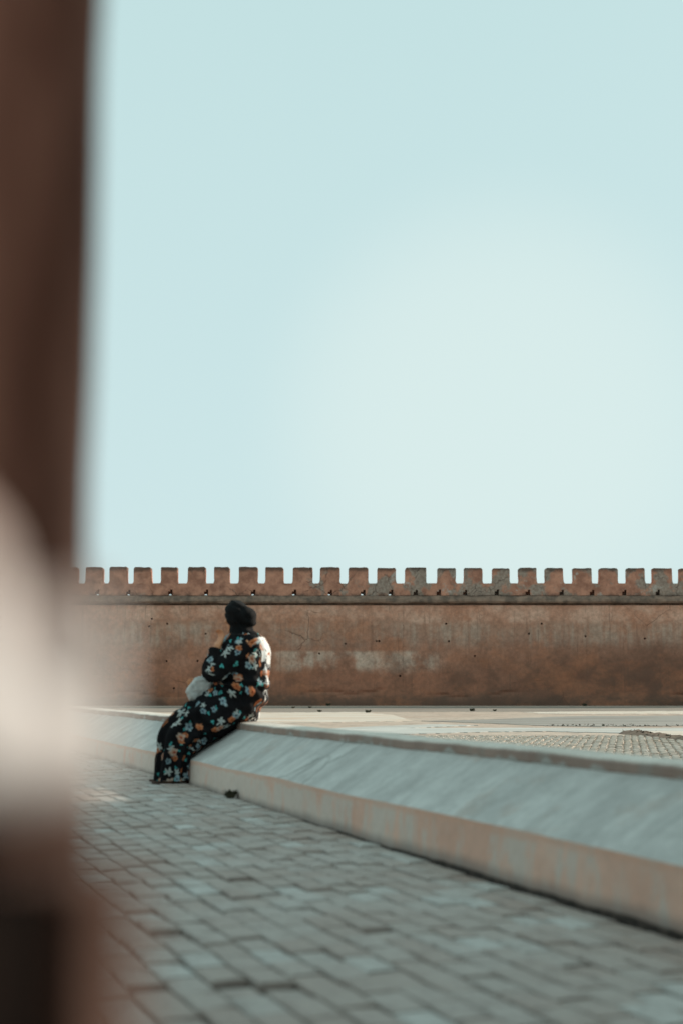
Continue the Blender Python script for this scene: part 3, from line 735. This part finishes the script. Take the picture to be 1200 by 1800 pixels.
for k, yaw in (('n', -.12), ('f', .1)):
    a = J['an' + k]; fz = floor_z(a.y); d = Vector((-1, yaw - .28, 0)).normalized(); sd = Vector((-d.y, d.x, 0)); hb = Vector((a.x, a.y, fz)) - d * .07
    bm = bmesh.new(); ring = []
    for t in range(20):
        an = 2 * math.pi * t / 20; x = .135 + .14 * math.cos(an); wdt = .042 * (1 + .12 * math.cos(an)); ring.append(hb + d * x + sd * (wdt * math.sin(an)))
    lo = [bm.verts.new(p + Vector((0, 0, .001))) for p in ring]; hi = [bm.verts.new(p + Vector((0, 0, .015))) for p in ring]
    bm.faces.new(list(reversed(lo))); bm.faces.new(hi)
    for t in range(20): bm.faces.new((lo[t], lo[(t + 1) % 20], hi[(t + 1) % 20], hi[t]))
    me = bpy.data.meshes.new('sandal'); bm.to_mesh(me); bm.free(); link('sandal', me, M['leather'], person)

# dress: one loft from the neck over the lap to the hem
KEY = [  # column, row, half thickness (px), half width in depth (m), depth offset, yaw
    (423, 1109, 16, .065, .01, -15), (424, 1116, 26, .12, .01, -15), (426, 1126, 33, .185, .01, -15), (429, 1142, 39, .205, .01, -15), (431, 1168, 41, .205, .01, -12),
    (428, 1194, 43, .20, .0, -10), (421, 1217, 46, .21, .0, -5), (404, 1236, 45, .225, .0, 0), (382, 1253, 42, .23, -.02, 0), (358, 1266, 39, .22, -.05, 0),
    (336, 1281, 38, .20, -.07, 0), (317, 1301, 37, .185, -.09, 0), (309, 1326, 31, .175, -.10, 0), (305, 1352, 30, .18, -.10, 0), (304.5, 1381, 31, .19, -.11, 0)]
KX = (KEY[0][0:2])
def cr(a, b, c, d, t): return .5 * ((2 * b) + (-a + c) * t + (2 * a - 5 * b + 4 * c - d) * t * t + (-a + 3 * b - 3 * c + d) * t ** 3)
def key_at(t):
    n = len(KEY) - 1; i = min(int(t * n), n - 1); f = t * n - i
    g = lambda k: KEY[max(0, min(n, k))]
    return [cr(g(i - 1)[q], g(i)[q], g(i + 1)[q], g(i + 2)[q], f) for q in range(6)]
MPP = (W(500, 1250) - W(400, 1250)).length / 100
NA, NL = 96, 130
ctr = [key_at(j / NL) for j in range(NL + 1)]
Lacc = [0]
for a, b in zip(ctr, ctr[1:]): Lacc.append(Lacc[-1] + math.hypot(a[0] - b[0], a[1] - b[1]) * MPP)
def dress_fn(i, j):
    x, y, ht, hwid, off, yaw = ctr[j]; a = ctr[max(0, j - 2)]; b = ctr[min(NL, j + 2)]
    tx, ty = b[0] - a[0], b[1] - a[1]; L = math.hypot(tx, ty); tx, ty = tx / L, ty / L
    nx, ny = ty, -tx                                # perpendicular on the picture plane: towards the top/front of the lap
    if j < 3: nx, ny = 1, 0
    an = 2 * math.pi * i / NA
    ca, sa = math.cos(an), math.sin(an)
    e = .80
    ca_, sa_ = math.copysign(abs(ca) ** e, ca), math.copysign(abs(sa) ** e, sa)
    v = Lacc[j]; low_ = ss(.55, 1.05, v)
    fold = .010 * fbm((math.cos(an) * 2.2, math.sin(an) * 2.2, v * 3.0), 1.2, 5) + low_ * .019 * math.sin(an * 9 + 2 * nz((v * 2, 0, an), 1)) + .012 * ss(.1, .35, v) * nz((ca * 1.5, sa * 1.5, v * 9), 1.3, 7)
    fold += .011 * ss(.10, .2, v) * ss(.62, .5, v) * math.sin((v * 34 + 2.2 * ca + 1.4 * nz((ca * 2, sa * 2, v * 4), 1))) * (.4 + .6 * max(0, -sa))
    fold += .014 * math.exp(-((v - .42) / .10) ** 2) * math.sin(v * 95 + 3 * nz((ca * 2, sa * 2, v * 3), 1)) + .010 * math.exp(-((v - .80) / .10) ** 2) * math.sin(v * 80 + 5 * an * .3 + 3 * nz((ca * 2, sa * 2, v * 3), 1, 4))
    k = 1 + fold / .16
    yw = R(yaw)
    hx, hd = ht * MPP * ca_ * k, hwid * sa_ * k
    dx, dd = hx * math.cos(yw) - hd * math.sin(yw), hx * math.sin(yw) + hd * math.cos(yw)
    c = W(x, y, off)
    p = c + Vector((nx, 0, -ny)) * dx + Vector((0, 1, 0)) * dd
    if j == 0: pass
    return (p, (an * .19, v))
def keep_above(p):                                   # cloth rests on the low wall and the floor
    sd_ = -side(p); z0 = -1
    if 0 <= sd_ <= OFF_L: z0 = H_MID + (H_LIP - H_MID) * sd_ / OFF_L
    elif OFF_L < sd_ < OFF_L + W_TOP: z0 = H_TOP + .006
    if sd_ < 0: z0 = floor_z(p.y) + .012
    if p.z < z0 + .008:
        if sd_ > 0 and p.z < H_MID - .01:
            q = p + NRM * (sd_ + .012); return q
        p = Vector((p.x, p.y, z0 + .008))
    return p
def dress_fn2(i, j):
    p, uv = dress_fn(i, j); return (keep_above(p), uv)
dress = link('dress', grid('dress', NA, NL, dress_fn2), M['cloth'], person, True)
def tube(name, pts, rads, mat, parent, seed, na=40, nl=56, rip=.006):
    n = len(pts) - 1; P = []
    for j in range(nl + 1):
        t = j / nl * n; i = min(int(t), n - 1); f = t - i; g = lambda k: pts[max(0, min(n, k))]
        P.append((Vector([cr(g(i - 1)[q], g(i)[q], g(i + 1)[q], g(i + 2)[q], f) for q in range(3)]), rads[i] + (rads[i + 1] - rads[i]) * f))
    acc = [0]
    for a, b in zip(P, P[1:]): acc.append(acc[-1] + (b[0] - a[0]).length)
    ref = Vector((0, 1, .01)); fr = []
    for j in range(nl + 1):
        tg = (P[min(nl, j + 1)][0] - P[max(0, j - 1)][0]).normalized(); e1 = (ref - tg * ref.dot(tg)).normalized(); fr.append((e1, tg.cross(e1))); ref = e1
    def fn(i, j):
        an = 2 * math.pi * i / na; c, r_ = P[j]; e1, e2 = fr[j]
        k = r_ + rip * math.sin(acc[j] * 75 + 2.5 * nz((math.cos(an), math.sin(an), acc[j] * 4), 1, seed) * 2) + rip * 1.3 * fbm((math.cos(an) * 2, math.sin(an) * 2, acc[j] * 9), 1, seed)
        return (c + e1 * (k * math.cos(an)) + e2 * (k * math.sin(an)), (an * .08 + seed, acc[j]))
    return link(name, grid(name, na, nl, fn), mat, parent, True)
shn = J['shn'] + Vector((.02, .02, .0)); shf = J['shf']
tube('sleeve', [shn + Vector((.03, .03, .01)), shn, shn.lerp(J['eln'], .5), J['eln'] + Vector((.004, 0, -.002)), J['eln'].lerp(J['wrn'], .55), J['wrn'].lerp(J['eln'], .12)], [.04, .078, .086, .074, .062, .050], M['cloth'], person, 9.3)
tube('sleeve', [shf + Vector((.04, -.05, .01)), shf, shf.lerp(J['elf'], .5), J['elf'], J['elf'].lerp(J['wrf'], .6), J['wrf']], [.04, .075, .08, .07, .06, .052], M['cloth'], person, 7.1)
# added strip down her back, the sun rim painted into its pale pattern
def sun_rim_mat():
    m = NM('sun_rim_cloth', .85, .2); uv = m.coord('UV'); v = m.xyz(uv)[1]
    n = m.noise(uv, 26, 3, .6, .8); k = m.rng(v, .10, .30, -.10, .10)
    c = m.mix(m.rng(m.math('ADD', n, k), .52, .57), (.74, .74, .72), (.02, .02, .022))
    c = m.mix(m.mul(m.rng(m.noise(m.coord('UV', loc=(3, 2, 0)), 19, 3), .56, .62), .8), c, (.52, .20, .10)); m.color(c); return m.m
M['sun_rim'] = sun_rim_mat()
j0 = min(range(NL), key=lambda j: abs(ctr[j][1] - 1127)); j1 = min(range(NL), key=lambda j: abs(ctr[j][1] - 1238))
def sun_rim_fn(i, j):
    t = j / 60; jj = j0 + (j1 - j0) * t; ja = int(jj); f = jj - ja
    half = 7 + 2 * math.sin(t * 5) + 2 * nz((t * 6, 0, 0)); mid = 1.5 + 1.5 * t; ii = mid + half * (i / 16 * 2 - 1)
    def P(jx):
        a = dress_fn(int(math.floor(ii)) % NA, jx)[0]; b = dress_fn((int(math.floor(ii)) + 1) % NA, jx)[0]; return a.lerp(b, ii - math.floor(ii))
    p = P(ja).lerp(P(min(ja + 1, NL)), f); c = W(*ctr[ja][0:2], ctr[ja][4])
    n = p - c; n.normalize(); edge = 1 - abs(i / 16 * 2 - 1)
    p = p + n * (.004 + .009 * min(1, edge * 3) * ss(0, .2, t) + .005 * math.sin(i * 1.6 + t * 9))
    p.z -= .03 * ss(.75, 1, t)
    return (p, (ii * .013, Lacc[ja]))
sh = grid('sun_rim', 16, 60, sun_rim_fn)
link('sun_rim', sh, M['sun_rim'], person, True)
# headscarf
bm = bmesh.new()
ell(bm, W(416, 1076, .0), (.084, .112, .090)); ell(bm, W(418, 1083, .0), (.088, .112, .088)); ell(bm, W(427, 1083, -.01), (.082, .10, .082)); ell(bm, W(433, 1086, -.01), (.078, .090, .076)); ell(bm, W(437, 1089, .01), (.062, .075, .062))
capsule(bm, W(424, 1095, .0), W(425, 1113, .0), .078, .088); ell(bm, W(428, 1120, .0), (.105, .14, .042)); ell(bm, W(437, 1119, -.01), (.085, .12, .04))
def scarf_disp(c, n):
    q = c - hc; return c + n * (.0055 * math.sin(q.z * 85 + q.x * 60 + 4 * nz(q, 12)) * .8 + .004 * fbm(q, 16, 2))
link('headscarf', fuse('headscarf', bm, .007, 8, scarf_disp), M['scarf'], person, True)

# pale bag in her lap
bag = tag(empty('bag', tuple(W(350, 1225, .02))), 'crumpled pale grey bag resting on the woman\'s lap', 'bag')
bm = bmesh.new()
for dy, k in ((-.095, .82), (-.05, 1.0), (.02, 1.0), (.06, .8)):
    for px, py in ((327, 1216), (331, 1207), (343, 1191), (352, 1190), (371, 1192), (377, 1203), (372, 1216), (345, 1236), (334, 1231)):
        bm.verts.new(W(351 + (px - 351) * k, 1211 + (py - 1211) * k, dy))
bmesh.ops.convex_hull(bm, input=bm.verts)
def bag_disp(c, n): return c + n * (.007 * fbm(c, 16, 2) + .006 * nz(c, 40, 4))
link('pouch', fuse('pouch', bm, .007, 6, bag_disp), M['bag'], bag, True)
tube('strap', [W(352, 1196, -.02), W(362, 1180, .05), W(380, 1178, .12), W(382, 1195, .05), W(368, 1204, -.02)], [.006] * 5, M['bag'], bag, 1, 8, 30, .0)

# ------------------------------------------------------------------ near left: tall pillar and a low post, far out of focus
YP = .80
pil = tag(empty('pillar', (at(40, 1000, YP).x - .1, YP + .15, 0)), 'tall dark brown earthen pillar filling the left edge', 'pillar')
xe0, xe1 = at(166, 100, YP).x, at(146, 900, YP).x
def pil_fn(i, j):
    z = -.03 + 3.0 * j / 90
    pts = [(-.52, .0), (-.3, -.012), (-.12, -.006), (-.03, 0), (-.008, .010), (-.012, .05), (-.06, .2), (-.12, .36), (-.5, .36)]
    x, y = pts[i % 9]; e = xe1 + (xe0 - xe1) * max(0, min(1, (z - .8) / .35))
    p = Vector((e + x + .008, YP + y, z)); a = .007
    return ((p.x + a * fbm(p, 5, 1) * (.5 if -.1 < x else 1), p.y + a * fbm(p, 5, 4), z), (i, z))
link('shaft', grid('shaft', 9, 90, pil_fn, caps=True), M['pillar'], pil, True)
def mat_cap():
    m = NM('whitewashed_cap', .9, .15); v = m.coord(); z = m.xyz(v)[2]
    n = m.noise(v, 30, 5, .6)
    c = m.mix(m.rng(n, .35, .65), (.72, .69, .68), (.86, .85, .85))
    c = m.mix(m.mul(m.rng(m.math('ADD', z, m.math('MULTIPLY', m.math('SUBTRACT', n, .5), .03)), .715, .765), .8), c, (.42, .25, .19)); m.color(c); m.bump(n, .4, .004); return m.m
M['cap'] = mat_cap(); M['shaftdark'] = simple('dark_wood', (.006, .005, .0045), (.018, .012, .010), 12, .9, .3, .005, .02); M['batten'] = simple('brown_batten', (.14, .085, .068), (.22, .14, .115), 14, .9, .3, .005, .05)
YB = .35
post = tag(empty('post', (-.16, YB + .08, 0)), 'low dark post with rough pale cap close at the left edge', 'post')
fn_ = Vector((.80, -.60, 0)); ft = Vector((.60, .80, 0))           # the face turned towards the sun and its run
E = at(216, 1300, YB + .015); E.z = 0
def post_ring(z, grow=0.0):
    A = E - ft * (.16 + grow); Bq = E + ft * grow * .3
    o_ = [A + fn_ * grow, A.lerp(Bq, .35) + fn_ * (.004 + grow), A.lerp(Bq, .7) + fn_ * (.004 + grow), Bq + fn_ * (grow - .006), Bq - fn_ * .03 + ft * .012, Bq - fn_ * .10 + ft * .012, Bq - fn_ * .16, A - fn_ * .16]
    return [Vector((p.x, p.y, z)) for p in o_]
def shaft_fn(i, j):
    z = -.02 + .682 * j / 40; p = post_ring(z)[i % 8]; return ((p.x + .003 * nz(p, 25), p.y + .003 * nz(p, 25, 3), z), (i, z))
link('shaft', grid('shaft', 8, 40, shaft_fn, caps=True), M['shaftdark'], post, False)
Bt = [E + fn_ * .004 - ft * .012, E + fn_ * .004 + ft * .004, E - fn_ * .03 + ft * .018, E - fn_ * .03 - ft * .02]
def bat_fn(i, j):
    z = -.02 + .684 * j / 30; p = Bt[i % 4]; return ((p.x + .002 * nz((p.x, p.y, z), 30), p.y, z), (i, z))
link('batten', grid('batten', 4, 30, bat_fn, caps=True), M['batten'], post)
bm = bmesh.new()
def facept(px, py, dep=0.0):                                        # a point on the face plane of the post
    d = ray(px, py); k = (Vector((E.x, E.y, 0)) - Vector((EYE.x, EYE.y, 0))).dot(fn_) / d.dot(fn_); return EYE + d * k - fn_ * dep
for px, py, r_ in ((180, 1330, .017), (180, 1255, .018), (184, 1180, .016), (186, 1105, .013), (188, 1060, .009), (125, 1340, .018), (95, 1330, .018), (60, 1340, .022), (45, 1265, .020), (5, 1190, .022), (-12, 1090, .022), (-30, 1000, .026), (-40, 1300, .03), (-60, 1150, .03), (-90, 950, .03), (135, 1280, .016)):
    r_ *= .67; p = facept(px, py, r_); bmesh.ops.create_uvsphere(bm, u_segments=16, v_segments=12, radius=r_, matrix=Matrix.Translation(p))
    q = p - fn_ * .07; capsule(bm, p, q, r_, r_)
link('cap', fuse('cap', bm, .004, 4), M['cap'], post, True)

# unseen building added to shade the paving, its porch roof carried by the pillar
shade_house = tag(empty('shade_house', (0, -1.6, 0)), 'unseen building with a porch roof added to shade the paving', 'shade_house')
def box(name, x0, x1, y0, y1, z0, z1, mat, parent):
    V = [(x, y, z) for z in (z0, z1) for x, y in ((x0, y0), (x1, y0), (x1, y1), (x0, y1))]
    return link(name, pydata(name, V, [(3, 2, 1, 0), (4, 5, 6, 7)] + [(i, (i + 1) % 4, 4 + (i + 1) % 4, 4 + i) for i in range(4)]), M[mat], parent)
box('wall', -5, 2.2, -2.0, -1.6, -.05, 3.4, 'batt', shade_house)  # wall of the added unseen building
box('shade_roof', -5.1, 1.6, -1.598, 1.25, 2.972, 3.15, 'pillar', shade_house)
box('shade_house_door', -1.6, -.6, -1.597, -1.55, 0, 2.1, 'shaftdark', shade_house)
